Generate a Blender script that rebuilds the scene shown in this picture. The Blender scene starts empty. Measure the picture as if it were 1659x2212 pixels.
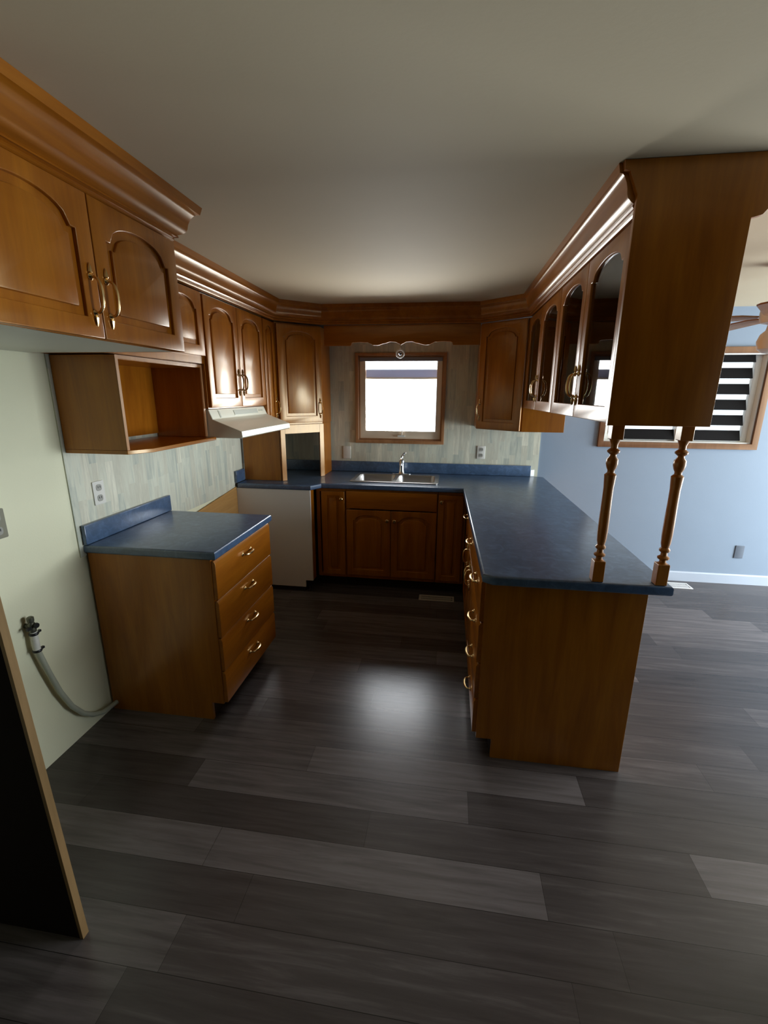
import bpy, bmesh, math, random
from mathutils import Matrix, Vector
PI = math.pi
random.seed(7)
SC = bpy.context.scene
COL = SC.collection
H = 2.293          # ceiling height
ZC = 0.915         # worktop height

# ------------------------------------------------------------------ camera
def rot_from(yaw, pitch, roll):
    y, p, r = [math.radians(v) for v in (yaw, pitch, roll)]
    return Matrix.Rotation(y, 3, 'Z') @ Matrix.Rotation(p, 3, 'X') @ Matrix.Rotation(r, 3, 'Y')
R = rot_from(8.0618, -14.7762, -0.3622)
right, fwd, up = R.col[0], R.col[1], R.col[2]
cam = bpy.data.cameras.new('camera')
cam_o = bpy.data.objects.new('camera', cam)
COL.objects.link(cam_o)
M = Matrix.Identity(4)
for i in range(3):
    M[i][0], M[i][1], M[i][2] = right[i], up[i], -fwd[i]
M.translation = Vector((1.7043, -4.1067, 1.6185))
cam_o.matrix_world = M
cam.sensor_width = 36
cam.sensor_height = 36
cam.lens = 965.1 / 2212 * 36
cam.clip_start = 0.02
SC.camera = cam_o

# ------------------------------------------------------------------ light and exposure
SC.view_settings.view_transform = 'Standard'
SC.view_settings.look = 'None'
SC.view_settings.gamma = 1
SC.view_settings.exposure = 0.0
SC.view_settings.use_curve_mapping = False
SKY = (0.80, 0.92, 1.0)
SKY_STRENGTH = 2.6
world = bpy.data.worlds.new('daylight')
SC.world = world
world.use_nodes = True
bg = world.node_tree.nodes['Background']
bg.inputs[0].default_value = (*SKY, 1)
bg.inputs[1].default_value = SKY_STRENGTH

def window_light(name, loc, rot, sx, sy, power, color):
    l = bpy.data.lights.new(name, 'AREA')
    l.shape = 'RECTANGLE'; l.size = sx; l.size_y = sy
    l.energy = power; l.color = color
    o = bpy.data.objects.new(name, l)
    o.location = loc; o.rotation_euler = rot
    COL.objects.link(o)
    return o
# daylight outside the kitchen window, then two added lamps for side and ceiling light
window_light('daylight_kitchen_window', (1.27, 0.30, 1.62), (-PI/2, 0, 0), 0.9, 0.8, 45, (0.92, 0.96, 1.0))
window_light('added_patio_door_light', (6.45, -1.35, 1.15), (0, PI/2-0.22, 0), 1.9, 2.2, 300, (0.84, 0.93, 1.0))  # added lamp behind a made-up patio door, lights the left side
window_light('added_ground_bounce_fill', (1.27, 0.75, 0.95), (-PI/2-0.9, 0, 0), 1.6, 0.8, 60, (1.0, 0.96, 0.86))  # added lamp standing in for ground bounce, brightens the ceiling

# ------------------------------------------------------------------ materials
def new_mat(name, color=(0.5, 0.5, 0.5), rough=0.5, metal=0.0, coat=0.0, spec=0.5):
    m = bpy.data.materials.new(name)
    m.use_nodes = True
    b = m.node_tree.nodes['Principled BSDF']
    b.inputs['Base Color'].default_value = (*color, 1)
    b.inputs['Roughness'].default_value = rough
    b.inputs['Metallic'].default_value = metal
    b.inputs['Coat Weight'].default_value = coat
    b.inputs['Coat Roughness'].default_value = 0.12
    b.inputs['Specular IOR Level'].default_value = spec
    return m, m.node_tree.nodes, m.node_tree.links, b

def coords(n, l, scale=(1, 1, 1), rot=(0, 0, 0), kind='Object', loc=(0, 0, 0)):
    tc = n.new('ShaderNodeTexCoord')
    mp = n.new('ShaderNodeMapping')
    mp.inputs['Scale'].default_value = scale
    mp.inputs['Rotation'].default_value = rot
    mp.inputs['Location'].default_value = loc
    l.new(tc.outputs[kind], mp.inputs['Vector'])
    return mp

def ramp(n, stops):
    r = n.new('ShaderNodeValToRGB')
    e = r.color_ramp.elements
    while len(e) < len(stops):
        e.new(0.5)
    for x, (p, c) in zip(e, stops):
        x.position = p; x.color = (*c, 1)
    return r

def noise(n, l, vec, scale, detail=4, rough=0.55, dist=0.0):
    t = n.new('ShaderNodeTexNoise')
    t.inputs['Scale'].default_value = scale
    t.inputs['Detail'].default_value = detail
    t.inputs['Roughness'].default_value = rough
    t.inputs['Distortion'].default_value = dist
    if vec is not None:
        l.new(vec.outputs[0], t.inputs['Vector'])
    return t

def bump(n, l, b, src, strength, dist=0.002):
    u = n.new('ShaderNodeBump')
    u.inputs['Strength'].default_value = strength
    u.inputs['Distance'].default_value = dist
    l.new(src, u.inputs['Height'])
    l.new(u.outputs[0], b.inputs['Normal'])

def wood_mat(name, dark, mid, light, axis='z', rough=0.28, coat=0.35):
    m, n, l, b = new_mat(name, rough=rough, coat=coat*0.2, spec=0.5+coat)
    b.inputs['Specular Tint'].default_value = (1.0, 0.80, 0.50, 1)
    sc = {'z': (9, 9, 1.1), 'x': (1.1, 9, 9), 'y': (9, 1.1, 9)}[axis]
    mp = coords(n, l, sc)
    a = noise(n, l, mp, 1.6, 5, 0.6, 0.6)
    r = ramp(n, [(0.28, dark), (0.5, mid), (0.74, light)])
    l.new(a.outputs[0], r.inputs[0])
    sf = {'z': (60, 60, 3), 'x': (3, 60, 60), 'y': (60, 3, 60)}[axis]
    mp2 = coords(n, l, sf)
    f = noise(n, l, mp2, 2.0, 3, 0.5)
    mx = n.new('ShaderNodeMixRGB'); mx.blend_type = 'MULTIPLY'; mx.inputs[0].default_value = 0.28
    l.new(r.outputs[0], mx.inputs[1]); l.new(f.outputs[0], mx.inputs[2])
    l.new(mx.outputs[0], b.inputs['Base Color'])
    bump(n, l, b, f.outputs[0], 0.08, 0.001)
    return m

M_ = {}
M_['oak'] = wood_mat('honey_maple', (0.29, 0.081, 0.004), (0.39, 0.121, 0.006), (0.48, 0.166, 0.010))
M_['oak_x'] = wood_mat('honey_maple_crosswise', (0.29, 0.081, 0.004), (0.39, 0.121, 0.006), (0.48, 0.166, 0.010), 'x')
M_['oak_y'] = wood_mat('honey_maple_lengthwise', (0.29, 0.081, 0.004), (0.39, 0.121, 0.006), (0.48, 0.166, 0.010), 'y')
M_['oak_in'] = wood_mat('cabinet_interior_maple', (0.18, 0.06, 0.015), (0.23, 0.08, 0.02), (0.30, 0.11, 0.03), 'z', 0.45, 0.2)
M_['pine'] = wood_mat('window_pine', (0.38, 0.17, 0.07), (0.45, 0.21, 0.09), (0.52, 0.26, 0.12), 'z', 0.4, 0.3)
M_['strip_dark'] = wood_mat('brown_edge_strip', (0.15, 0.085, 0.03), (0.20, 0.115, 0.045), (0.25, 0.15, 0.06), 'z', 0.6, 0.0)  # even brown wood for the panel's edge strip
M_['pine_dark'] = wood_mat('dining_window_pine', (0.15, 0.062, 0.028), (0.19, 0.082, 0.038), (0.24, 0.11, 0.052), 'z', 0.5, 0.0)
M_['board'] = wood_mat('bare_plywood', (0.50, 0.26, 0.08), (0.58, 0.31, 0.10), (0.66, 0.38, 0.14), 'y', 0.6, 0.0)

m, n, l, b = new_mat('blue_marbled_laminate', rough=0.30, spec=1.0, coat=0.1)
mp = coords(n, l)
a = noise(n, l, mp, 16, 6, 0.7, 1.2)
r = ramp(n, [(0.30, (0.038, 0.072, 0.130)), (0.5, (0.056, 0.104, 0.190)), (0.64, (0.085, 0.150, 0.265)), (0.78, (0.17, 0.26, 0.38))])
l.new(a.outputs[0], r.inputs[0]); l.new(r.outputs[0], b.inputs['Base Color'])
M_['laminate'] = m

def paint(name, color, rough=0.6, tex=0.25, scale=120):
    m, n, l, b = new_mat(name, color, rough, spec=0.3)
    mp = coords(n, l, kind='Object')
    a = noise(n, l, mp, 1.3, 3)
    r = ramp(n, [(0.3, tuple(c*0.94 for c in color)), (0.7, color)])
    l.new(a.outputs[0], r.inputs[0]); l.new(r.outputs[0], b.inputs['Base Color'])
    f = noise(n, l, mp, scale, 4)
    bump(n, l, b, f.outputs[0], tex, 0.0012)
    return m
M_['wall_cream'] = paint('cream_wall_paint', (0.84, 0.82, 0.58))
M_['wall_blue'] = paint('pale_blue_wall_paint', (0.245, 0.305, 0.38))
M_['ceiling'] = paint('ceiling_paint', (0.61, 0.515, 0.355), 0.75, 0.2, 60)
M_['wall_rear'] = wood_mat('bounce_cutting_dark_wall', (0.05, 0.03, 0.02), (0.07, 0.045, 0.03), (0.10, 0.06, 0.04), 'z', 0.6, 0.0)  # for the unseen rear wall, coloured dark to cut bounced light
M_['white'] = paint('white_melamine', (0.80, 0.77, 0.72), 0.4, 0.02)
M_['trim_white'] = paint('white_gloss_paint', (0.75, 0.76, 0.76), 0.35, 0.02)
M_['base_paint'] = paint('baseboard_paint', (0.44, 0.49, 0.56), 0.4, 0.02)
M_['under'] = paint('pale_cabinet_underside', (0.74, 0.74, 0.64), 0.5, 0.02)
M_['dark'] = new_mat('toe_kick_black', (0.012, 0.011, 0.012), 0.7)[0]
M_['panel_shade'] = new_mat('shaded_panel_face', (0.010, 0.006, 0.005), 0.9, spec=0.1)[0]  # shade on the refrigerator panel put in as near-black colour
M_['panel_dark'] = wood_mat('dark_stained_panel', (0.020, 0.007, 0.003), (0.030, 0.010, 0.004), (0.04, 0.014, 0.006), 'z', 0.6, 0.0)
M_['brass'] = new_mat('polished_brass', (0.80, 0.58, 0.28), 0.22, 1.0)[0]
M_['bronze'] = new_mat('dark_brass', (0.28, 0.18, 0.08), 0.35, 1.0)[0]
M_['chrome'] = new_mat('chrome', (0.80, 0.82, 0.85), 0.12, 1.0)[0]
M_['steel'] = new_mat('brushed_stainless', (0.50, 0.48, 0.46), 0.30, 1.0)[0]
M_['hood'] = new_mat('almond_enamel', (0.88, 0.85, 0.68), 0.28, coat=0.4)[0]
M_['hood_panel'] = new_mat('hood_panel_grey', (0.55, 0.56, 0.46), 0.4)[0]
M_['plastic_white'] = new_mat('outlet_plastic', (0.74, 0.72, 0.64), 0.35)[0]
M_['plastic_grey'] = new_mat('grey_plate_plastic', (0.25, 0.24, 0.17), 0.4)[0]
M_['plastic_dark'] = new_mat('dark_grey_plate_plastic', (0.11, 0.13, 0.16), 0.4)[0]  # dark grey plastic of the dining wall plate
M_['slot'] = new_mat('outlet_face_grey', (0.36, 0.35, 0.30), 0.5)[0]
M_['black'] = new_mat('black_band', (0.012, 0.012, 0.012), 0.4)[0]
M_['hose'] = new_mat('milky_plastic_pipe', (0.42, 0.44, 0.34), 0.35)[0]
M_['vinyl'] = new_mat('window_vinyl', (0.78, 0.76, 0.70), 0.35)[0]
M_['shade'] = new_mat('grey_roller_shade', (0.22, 0.22, 0.25), 0.7)[0]
M_['slat'] = new_mat('dark_louvre_slat', (0.007, 0.006, 0.006), 0.8, spec=0.15)[0]
M_['register'] = new_mat('beige_register_metal', (0.50, 0.45, 0.36), 0.45)[0]
M_['globe'] = new_mat('frosted_globe', (0.72, 0.68, 0.60), 0.3)[0]

def glass_mat(name, refl_ior=1.5, tint=(1, 1, 1)):
    m = bpy.data.materials.new(name); m.use_nodes = True
    n, l = m.node_tree.nodes, m.node_tree.links
    n.remove(n['Principled BSDF'])
    t = n.new('ShaderNodeBsdfTransparent'); t.inputs[0].default_value = (*tint, 1)
    g = n.new('ShaderNodeBsdfGlossy'); g.inputs['Roughness'].default_value = 0.02
    f = n.new('ShaderNodeFresnel'); f.inputs[0].default_value = refl_ior
    x = n.new('ShaderNodeMixShader')
    l.new(f.outputs[0], x.inputs[0]); l.new(t.outputs[0], x.inputs[1]); l.new(g.outputs[0], x.inputs[2])
    l.new(x.outputs[0], n['Material Output'].inputs[0])
    return m
M_['glass'] = glass_mat('window_glass')
M_['door_glass'] = glass_mat('cabinet_glass', 1.9, (0.72, 0.74, 0.74))

def cells(n, l, u, v, width, row_h, gap=0.0012):
    """staggered boards: returns (random value per board, 1 on the joints)"""
    def mth(op, a, b=None, c=None):
        q = n.new('ShaderNodeMath'); q.operation = op
        for i, x in enumerate((a, b, c)):
            if x is None: continue
            if isinstance(x, (int, float)): q.inputs[i].default_value = x
            else: l.new(x, q.inputs[i])
        return q.outputs[0]
    vr = mth('DIVIDE', v, row_h); row = mth('FLOOR', vr)
    wn = n.new('ShaderNodeTexWhiteNoise'); wn.noise_dimensions = '1D'; l.new(row, wn.inputs['W'])
    ur = mth('ADD', mth('DIVIDE', u, width), mth('MULTIPLY', wn.outputs[0], 7.0)); col = mth('FLOOR', ur)
    cb = n.new('ShaderNodeCombineXYZ'); l.new(row, cb.inputs[0]); l.new(col, cb.inputs[1])
    w2 = n.new('ShaderNodeTexWhiteNoise'); w2.noise_dimensions = '2D'; l.new(cb.outputs[0], w2.inputs['Vector'])
    fu = mth('FRACT', ur); fv = mth('FRACT', vr)
    e = mth('MAXIMUM', mth('LESS_THAN', fv, gap*1.5/row_h), mth('LESS_THAN', fu, gap/width))
    return w2.outputs[0], e

# vinyl plank floor: planks run along x
m, n, l, b = new_mat('grey_vinyl_plank', rough=0.27, spec=0.5)
mp = coords(n, l)
sp = n.new('ShaderNodeSeparateXYZ'); l.new(mp.outputs[0], sp.inputs[0])
cell, edge = cells(n, l, sp.outputs[0], sp.outputs[1], 1.18, 0.150)
mp2 = coords(n, l, (1.2, 16, 1))
g = noise(n, l, mp2, 2.2, 6, 0.62, 0.4)
mix = n.new('ShaderNodeMath'); mix.operation = 'MULTIPLY_ADD'
mix.inputs[1].default_value = 0.36
gm = n.new('ShaderNodeMath'); gm.operation = 'MULTIPLY'; gm.inputs[1].default_value = 0.62
l.new(g.outputs[0], gm.inputs[0])
l.new(cell, mix.inputs[0]); l.new(gm.outputs[0], mix.inputs[2])
r = ramp(n, [(0.15, (0.030, 0.024, 0.022)), (0.45, (0.066, 0.055, 0.052)), (0.80, (0.165, 0.142, 0.138))])
l.new(mix.outputs[0], r.inputs[0])
jx = n.new('ShaderNodeMixRGB'); jx.inputs[2].default_value = (0.018, 0.015, 0.014, 1)
l.new(edge, jx.inputs[0]); l.new(r.outputs[0], jx.inputs[1]); l.new(jx.outputs[0], b.inputs['Base Color'])
bump(n, l, b, g.outputs[0], 0.06, 0.001)
M_['floor'] = m

# distressed vertical-strip wall panelling
def strip_mat(name, u_axis):
    m, n, l, b = new_mat(name, rough=0.55, spec=0.3)
    tc = n.new('ShaderNodeTexCoord')
    sp = n.new('ShaderNodeSeparateXYZ'); cb = n.new('ShaderNodeCombineXYZ')
    l.new(tc.outputs['Object'], sp.inputs[0])
    l.new(sp.outputs[2], cb.inputs[0]); l.new(sp.outputs[u_axis], cb.inputs[1])
    cell, edge = cells(n, l, sp.outputs[2], sp.outputs[u_axis], 0.26, 0.050, 0.0006)
    mp = n.new('ShaderNodeMapping'); mp.inputs['Scale'].default_value = (2.5, 24, 1)
    l.new(cb.outputs[0], mp.inputs['Vector'])
    a = noise(n, l, mp, 1.4, 5, 0.65, 0.5)
    s = n.new('ShaderNodeMath'); s.operation = 'MULTIPLY_ADD'; s.inputs[1].default_value = 0.40
    h = n.new('ShaderNodeMath'); h.operation = 'MULTIPLY'; h.inputs[1].default_value = 0.62
    l.new(a.outputs[0], h.inputs[0]); l.new(cell, s.inputs[0]); l.new(h.outputs[0], s.inputs[2])
    r = ramp(n, [(0.12, (0.30, 0.34, 0.30)), (0.30, (0.50, 0.52, 0.43)), (0.45, (0.68, 0.68, 0.54)), (0.62, (0.58, 0.56, 0.44)), (0.80, (0.84, 0.81, 0.64))])
    l.new(s.outputs[0], r.inputs[0]); l.new(r.outputs[0], b.inputs['Base Color'])
    return m
M_['strip_y'] = strip_mat('distressed_strip_panel_left', 1)
M_['strip_x'] = strip_mat('distressed_strip_panel_back', 0)

# ------------------------------------------------------------------ mesh helpers
def curve_mesh(loops, depth, bevel=0.0, res=2):
    """2-D outline (first loop) with holes -> solid of thickness DEPTH, z 0..depth."""
    cu = bpy.data.curves.new('tmp', 'CURVE')
    cu.dimensions = '2D'; cu.fill_mode = 'BOTH'
    cu.extrude = max(depth/2 - bevel, 0.0001)
    cu.bevel_depth = bevel; cu.bevel_resolution = res
    cu.offset = -bevel
    for lp in loops:
        s = cu.splines.new('POLY'); s.points.add(len(lp)-1)
        for p, q in zip(s.points, lp):
            p.co = (q[0], q[1], 0, 1)
        s.use_cyclic_u = True
    o = bpy.data.objects.new('tmp', cu)
    me = bpy.data.meshes.new_from_object(o)
    bpy.data.objects.remove(o); bpy.data.curves.remove(cu)
    me.transform(Matrix.Translation((0, 0, depth/2)))
    return me

class MB:
    def __init__(self):
        self.v = []; self.f = []
    def box(self, x0, y0, z0, x1, y1, z1):
        x0, x1 = min(x0, x1), max(x0, x1); y0, y1 = min(y0, y1), max(y0, y1); z0, z1 = min(z0, z1), max(z0, z1)
        i = len(self.v)
        self.v += [(x0, y0, z0), (x1, y0, z0), (x1, y1, z0), (x0, y1, z0), (x0, y0, z1), (x1, y0, z1), (x1, y1, z1), (x0, y1, z1)]
        self.f += [tuple(i+k for k in q) for q in ((0, 3, 2, 1), (4, 5, 6, 7), (0, 1, 5, 4), (1, 2, 6, 5), (2, 3, 7, 6), (3, 0, 4, 7))]
        return self
    def prism(self, plan, z0, z1):
        i = len(self.v); k = len(plan)
        a = sum(plan[j][0]*plan[(j+1) % k][1] - plan[(j+1) % k][0]*plan[j][1] for j in range(k))
        if a < 0: plan = plan[::-1]
        self.v += [(p[0], p[1], z0) for p in plan] + [(p[0], p[1], z1) for p in plan]
        self.f.append(tuple(i+j for j in range(k))[::-1]); self.f.append(tuple(i+k+j for j in range(k)))
        for j in range(k):
            q = (j+1) % k
            self.f.append((i+j, i+q, i+k+q, i+k+j))
        return self
    def extrude(self, prof, a0, a1, axis):
        """closed 2-D profile pushed along an axis: axis 'y' -> prof=(x,z); 'x' -> prof=(y,z)"""
        i = len(self.v); k = len(prof)
        P = (lambda p, a: (p[0], a, p[1])) if axis == 'y' else (lambda p, a: (a, p[0], p[1]))
        self.v += [P(p, a0) for p in prof] + [P(p, a1) for p in prof]
        self.f.append(tuple(i+j for j in range(k))); self.f.append(tuple(i+k+j for j in range(k))[::-1])
        for j in range(k):
            q = (j+1) % k
            self.f.append((i+j, i+k+j, i+k+q, i+q))
        return self
    def lathe(self, prof, c=(0, 0, 0), n=20, axis='z'):
        i = len(self.v); k = len(prof)
        for r, h in prof:
            for j in range(n):
                a = 2*PI*j/n
                p = (r*math.cos(a), r*math.sin(a), h)
                if axis == 'y': p = (p[0], -p[2], p[1])
                if axis == 'x': p = (p[2], p[0], p[1])
                self.v.append((c[0]+p[0], c[1]+p[1], c[2]+p[2]))
        for s in range(k-1):
            for j in range(n):
                q = (j+1) % n
                self.f.append((i+s*n+j, i+s*n+q, i+(s+1)*n+q, i+(s+1)*n+j))
        self.f.append(tuple(i+j for j in range(n))[::-1]); self.f.append(tuple(i+(k-1)*n+j for j in range(n)))
        return self
    def tube(self, pts, r, n=10):
        pts = [Vector(p) for p in pts]; i = len(self.v); k = len(pts)
        ref = None
        for s, p in enumerate(pts):
            t = (pts[min(s+1, k-1)] - pts[max(s-1, 0)]).normalized()
            if ref is None:
                ref = t.orthogonal().normalized()
            ref = (ref - t*ref.dot(t)).normalized(); w = t.cross(ref)
            rr = r[s] if isinstance(r, (list, tuple)) else r
            for j in range(n):
                a = 2*PI*j/n
                self.v.append(tuple(p + ref*math.cos(a)*rr + w*math.sin(a)*rr))
        for s in range(k-1):
            for j in range(n):
                q = (j+1) % n
                self.f.append((i+s*n+j, i+s*n+q, i+(s+1)*n+q, i+(s+1)*n+j))
        self.f.append(tuple(i+j for j in range(n))[::-1]); self.f.append(tuple(i+(k-1)*n+j for j in range(n)))
        return self
    def mesh(self, me, mat4=None):
        i = len(self.v)
        for v in me.vertices:
            self.v.append(tuple(mat4 @ v.co) if mat4 else tuple(v.co))
        for p in me.polygons:
            self.f.append(tuple(i+k for k in p.vertices))
        bpy.data.meshes.remove(me)
        return self
    def build(self, name, mat, parent=None, bevel=0.0, smooth=35):
        me = bpy.data.meshes.new(name)
        me.from_pydata(self.v, [], self.f)
        bm = bmesh.new(); bm.from_mesh(me)
        bmesh.ops.remove_doubles(bm, verts=bm.verts, dist=1e-6)
        bmesh.ops.recalc_face_normals(bm, faces=bm.faces)
        bm.to_mesh(me); bm.free()
        me.materials.append(mat)
        if smooth:
            me.shade_smooth()
            me.set_sharp_from_angle(angle=math.radians(smooth))
        o = bpy.data.objects.new(name, me); COL.objects.link(o)
        if parent: o.parent = parent
        if bevel:
            md = o.modifiers.new('edge', 'BEVEL'); md.width = bevel; md.segments = 2; md.limit_method = 'ANGLE'; md.angle_limit = math.radians(40)
            md.harden_normals = True
        return o

def thing(name, label, cat, loc=(0, 0, 0), rz=0.0, group=None):
    o = bpy.data.objects.new(name, None); COL.objects.link(o)
    o.location = loc; o.rotation_euler = (0, 0, rz); o.empty_display_size = 0.05
    o['label'] = label; o['category'] = cat
    if group: o['group'] = group
    return o
def tag(o, label, cat, group=None):
    o['label'] = label; o['category'] = cat
    if group: o['group'] = group
    return o
def struct(o):
    o['kind'] = 'structure'; return o
FACE = Matrix(((1, 0, 0, 0), (0, 0, -1, 0), (0, 1, 0, 0), (0, 0, 0, 1)))   # outline plane (x,z), thickness towards -y

# ------------------------------------------------------------------ the room shell
XR, YF, T = 6.2, -6.8, 0.14
KW = (0.885, 1.640, 1.212, 1.945)        # kitchen window opening x0,x1,z0,z1
DW = (3.022, 4.176, 1.238, 1.950)        # dining window opening
def wall_with_holes(name, mat, a0, a1, holes, thick0, thick1, axis):
    """axis 'x': wall runs along x; holes (a0,a1,z0,z1)"""
    w = MB()
    P = (lambda p0, p1, z0, z1: w.box(p0, thick0, z0, p1, thick1, z1)) if axis == 'x' else (lambda p0, p1, z0, z1: w.box(thick0, p0, z0, thick1, p1, z1))
    cur = a0
    for h0, h1, z0, z1 in sorted(holes):
        P(cur, h0, 0, H); P(h0, h1, 0, z0); P(h0, h1, z1, H); cur = h1
    P(cur, a1, 0, H)
    return struct(w.build(name, mat, smooth=0))
struct(MB().box(-T, YF-T, -0.1, XR+T, T, 0).build('floor', M_['floor'], smooth=0))
struct(MB().box(-T, YF-T, H, XR+T, T, H+0.1).build('ceiling', M_['ceiling'], smooth=0))
wall_with_holes('wall_left', M_['wall_cream'], YF, 0, [], -T, 0, 'y')
wall_with_holes('wall_back', M_['wall_blue'], -T, XR+T, [KW, DW], 0, T, 'x')
wall_with_holes('wall_right', M_['wall_blue'], YF, 0, [(-2.45, -0.25, 0.05, 2.1)], XR, XR+T, 'y')  # opening made up for the added patio light
wall_with_holes('wall_front', M_['wall_rear'], -T, XR+T, [], YF-T, YF, 'x')  # unseen rear wall, kept dark so little light bounces back
struct(MB().box(2.95, -3.06, 0, XR-0.0005, -2.95, H-0.0005).build('added_light_block_wall', M_['wall_blue'], smooth=0))  # made-up wall added to block side light near the camera
# strip panelling behind the cabinets
struct(MB().box(0.0, -2.338, 0.86, 0.006, 0, 2.15).build('trim_1', M_['strip_y'], smooth=0))
w = MB()
w.box(0.006, -0.006, 0.86, KW[0]-0.002, 0, 2.15); w.box(KW[1]+0.002, -0.006, 0.86, 2.505, 0, 2.15)
w.box(KW[0]-0.002, -0.006, 0.86, KW[1]+0.002, 0, KW[2]-0.002); w.box(KW[0]-0.002, -0.006, KW[3]+0.002, KW[1]+0.002, 0, 2.15)
struct(w.build('trim_2', M_['strip_x'], smooth=0))
struct(MB().extrude([(-0.013, 0.0), (0.0, 0.0), (0.0, 0.09), (-0.006, 0.09), (-0.013, 0.08)], 2.56, XR, 'x').build('baseboard_back', M_['base_paint'], smooth=0))
struct(MB().box(XR-0.013, -2.949, 0, XR, -2.57, 0.09).box(XR-0.013, -0.13, 0, XR, -0.013, 0.09).build('baseboard_right', M_['trim_white'], smooth=0))

# kitchen window
M_['frame_pale'] = paint('pale_window_wood', (0.86, 0.72, 0.54), 0.35, 0.02)
mm = bpy.data.materials.new('grey_shade_cloth'); mm.use_nodes = True
nn, ll = mm.node_tree.nodes, mm.node_tree.links
nn['Principled BSDF'].inputs['Base Color'].default_value = (0.42, 0.42, 0.48, 1)
tt = nn.new('ShaderNodeBsdfTranslucent'); tt.inputs[0].default_value = (0.30, 0.30, 0.36, 1)
xx = nn.new('ShaderNodeMixShader'); xx.inputs[0].default_value = 0.4
ll.new(nn['Principled BSDF'].outputs[0], xx.inputs[1]); ll.new(tt.outputs[0], xx.inputs[2]); ll.new(xx.outputs[0], nn['Material Output'].inputs[0])
M_['shade_cloth'] = mm
def rect(x0, z0, x1, z1): return [(x0, z0), (x1, z0), (x1, z1), (x0, z1)]
def frame_mb(outer, inner, y, depth, bev=0.002):
    return MB().mesh(curve_mesh([rect(*outer), rect(*inner)], depth, bev), Matrix.Translation((0, y, 0)) @ FACE)
kx0, kx1, kz0, kz1 = KW
win = bpy.data.objects.new('window_1', None); COL.objects.link(win); struct(win)
frame_mb((0.858, 1.182, 1.664, 1.968), (kx0, kz0, kx1, kz1), -0.0065, 0.022).build('window_casing', M_['pine'], win)
frame_mb((kx0, kz0, kx1, kz1), (kx0+0.012, kz0+0.012, kx1-0.012, kz1-0.012), T, T-0.001, 0.001).build('window_jamb', M_['pine'], win)
frame_mb((kx0+0.012, kz0+0.012, kx1-0.012, kz1-0.012), (kx0+0.062, kz0+0.081, kx1-0.057, kz1-0.043), 0.045, 0.04).build('window_frame', M_['frame_pale'], win)
MB().box(kx0+0.013, -0.012, kz1-0.046, kx1-0.013, 0.004, kz1-0.013).build('shade_headrail', M_['shade'], win, 0.003)
MB().box(kx0+0.050, 0.048, 1.765, kx1-0.046, 0.052, 1.832).build('shade_cloth', M_['shade_cloth'], win, 0.002)
MB().lathe([(0.009, kx0+0.050), (0.009, kx1-0.046)], (0, 0.054, 1.758), 12, 'x').build('shade_bar', M_['vinyl'], win)
MB().box(kx0+0.050, 0.072, kz0+0.060, kx1-0.046, 0.076, kz1-0.035).build('window_pane', M_['glass'], win)
MB().box(1.245, -0.014, kz0+0.030, 1.31, 0.0045, kz0+0.044).tube([(1.28, -0.004, kz0+0.044), (1.285, -0.010, kz0+0.06), (1.285, -0.012, kz0+0.09)], 0.004, 8).build('window_crank', M_['vinyl'], win)

# dining window with dark louvres
dx0, dx1, dz0, dz1 = DW
win = bpy.data.objects.new('window_2', None); COL.objects.link(win); struct(win)
frame_mb((2.978, 1.192, 4.222, 1.998), (dx0, dz0, dx1, dz1), -0.0005, 0.022).build('window_casing', M_['pine_dark'], win)
frame_mb((dx0, dz0, dx1, dz1), (dx0+0.01, dz0+0.01, dx1-0.01, dz1-0.01), T, T-0.001, 0.001).build('window_jamb', M_['vinyl'], win)
frame_mb((dx0+0.01, dz0+0.01, dx1-0.01, dz1-0.01), (dx0+0.085, dz0+0.05, dx1-0.05, dz1-0.03), 0.10, 0.05).build('window_frame', M_['vinyl'], win)
MB().box(3.600, 0.02, dz0+0.01, 3.655, 0.10, dz1-0.01).build('mullion', M_['vinyl'], win, 0.003)
MB().box(dx0+0.085, 0.085, dz0+0.05, dx1-0.05, 0.089, dz1-0.03).build('window_pane', M_['glass'], win)
for (a0, a1) in ((3.13, 3.597), (3.658, 4.105)):
    for k in range(6):
        zc = 1.302 + k*0.1245
        MB().extrude([(0.020, zc-0.040), (0.026, zc-0.042), (0.056, zc+0.040), (0.050, zc+0.042)], a0, a1, 'x').build('louvre_slat', M_['slat'], win)
MB().box(dx0+0.02, -0.03, 1.30, dx0+0.075, -0.022, 1.385).tube([(dx0+0.045, -0.024, 1.33), (dx0+0.045, -0.05, 1.32), (dx0+0.05, -0.055, 1.27)], 0.006, 8).build('latch_handle', M_['vinyl'], win, 0.002)

# made-up patio door off to the side, added to let in side daylight
win = bpy.data.objects.new('added_patio_door', None); COL.objects.link(win); struct(win)
MB().box(XR-0.02, -2.55, 0.0, XR-0.001, -2.45, 2.2).box(XR-0.02, -0.25, 0.0, XR-0.001, -0.15, 2.2).box(XR-0.02, -2.45, 2.1, XR-0.001, -0.25, 2.2).build('door_casing', M_['pine'], win, 0.002)
MB().box(XR+0.03, -1.39, 0.05, XR+0.08, -1.31, 2.1).box(XR+0.03, -2.45, 0.05, XR+0.08, -2.39, 2.1).box(XR+0.03, -0.31, 0.05, XR+0.08, -0.25, 2.1).build('door_frame', M_['vinyl'], win, 0.002)

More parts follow.
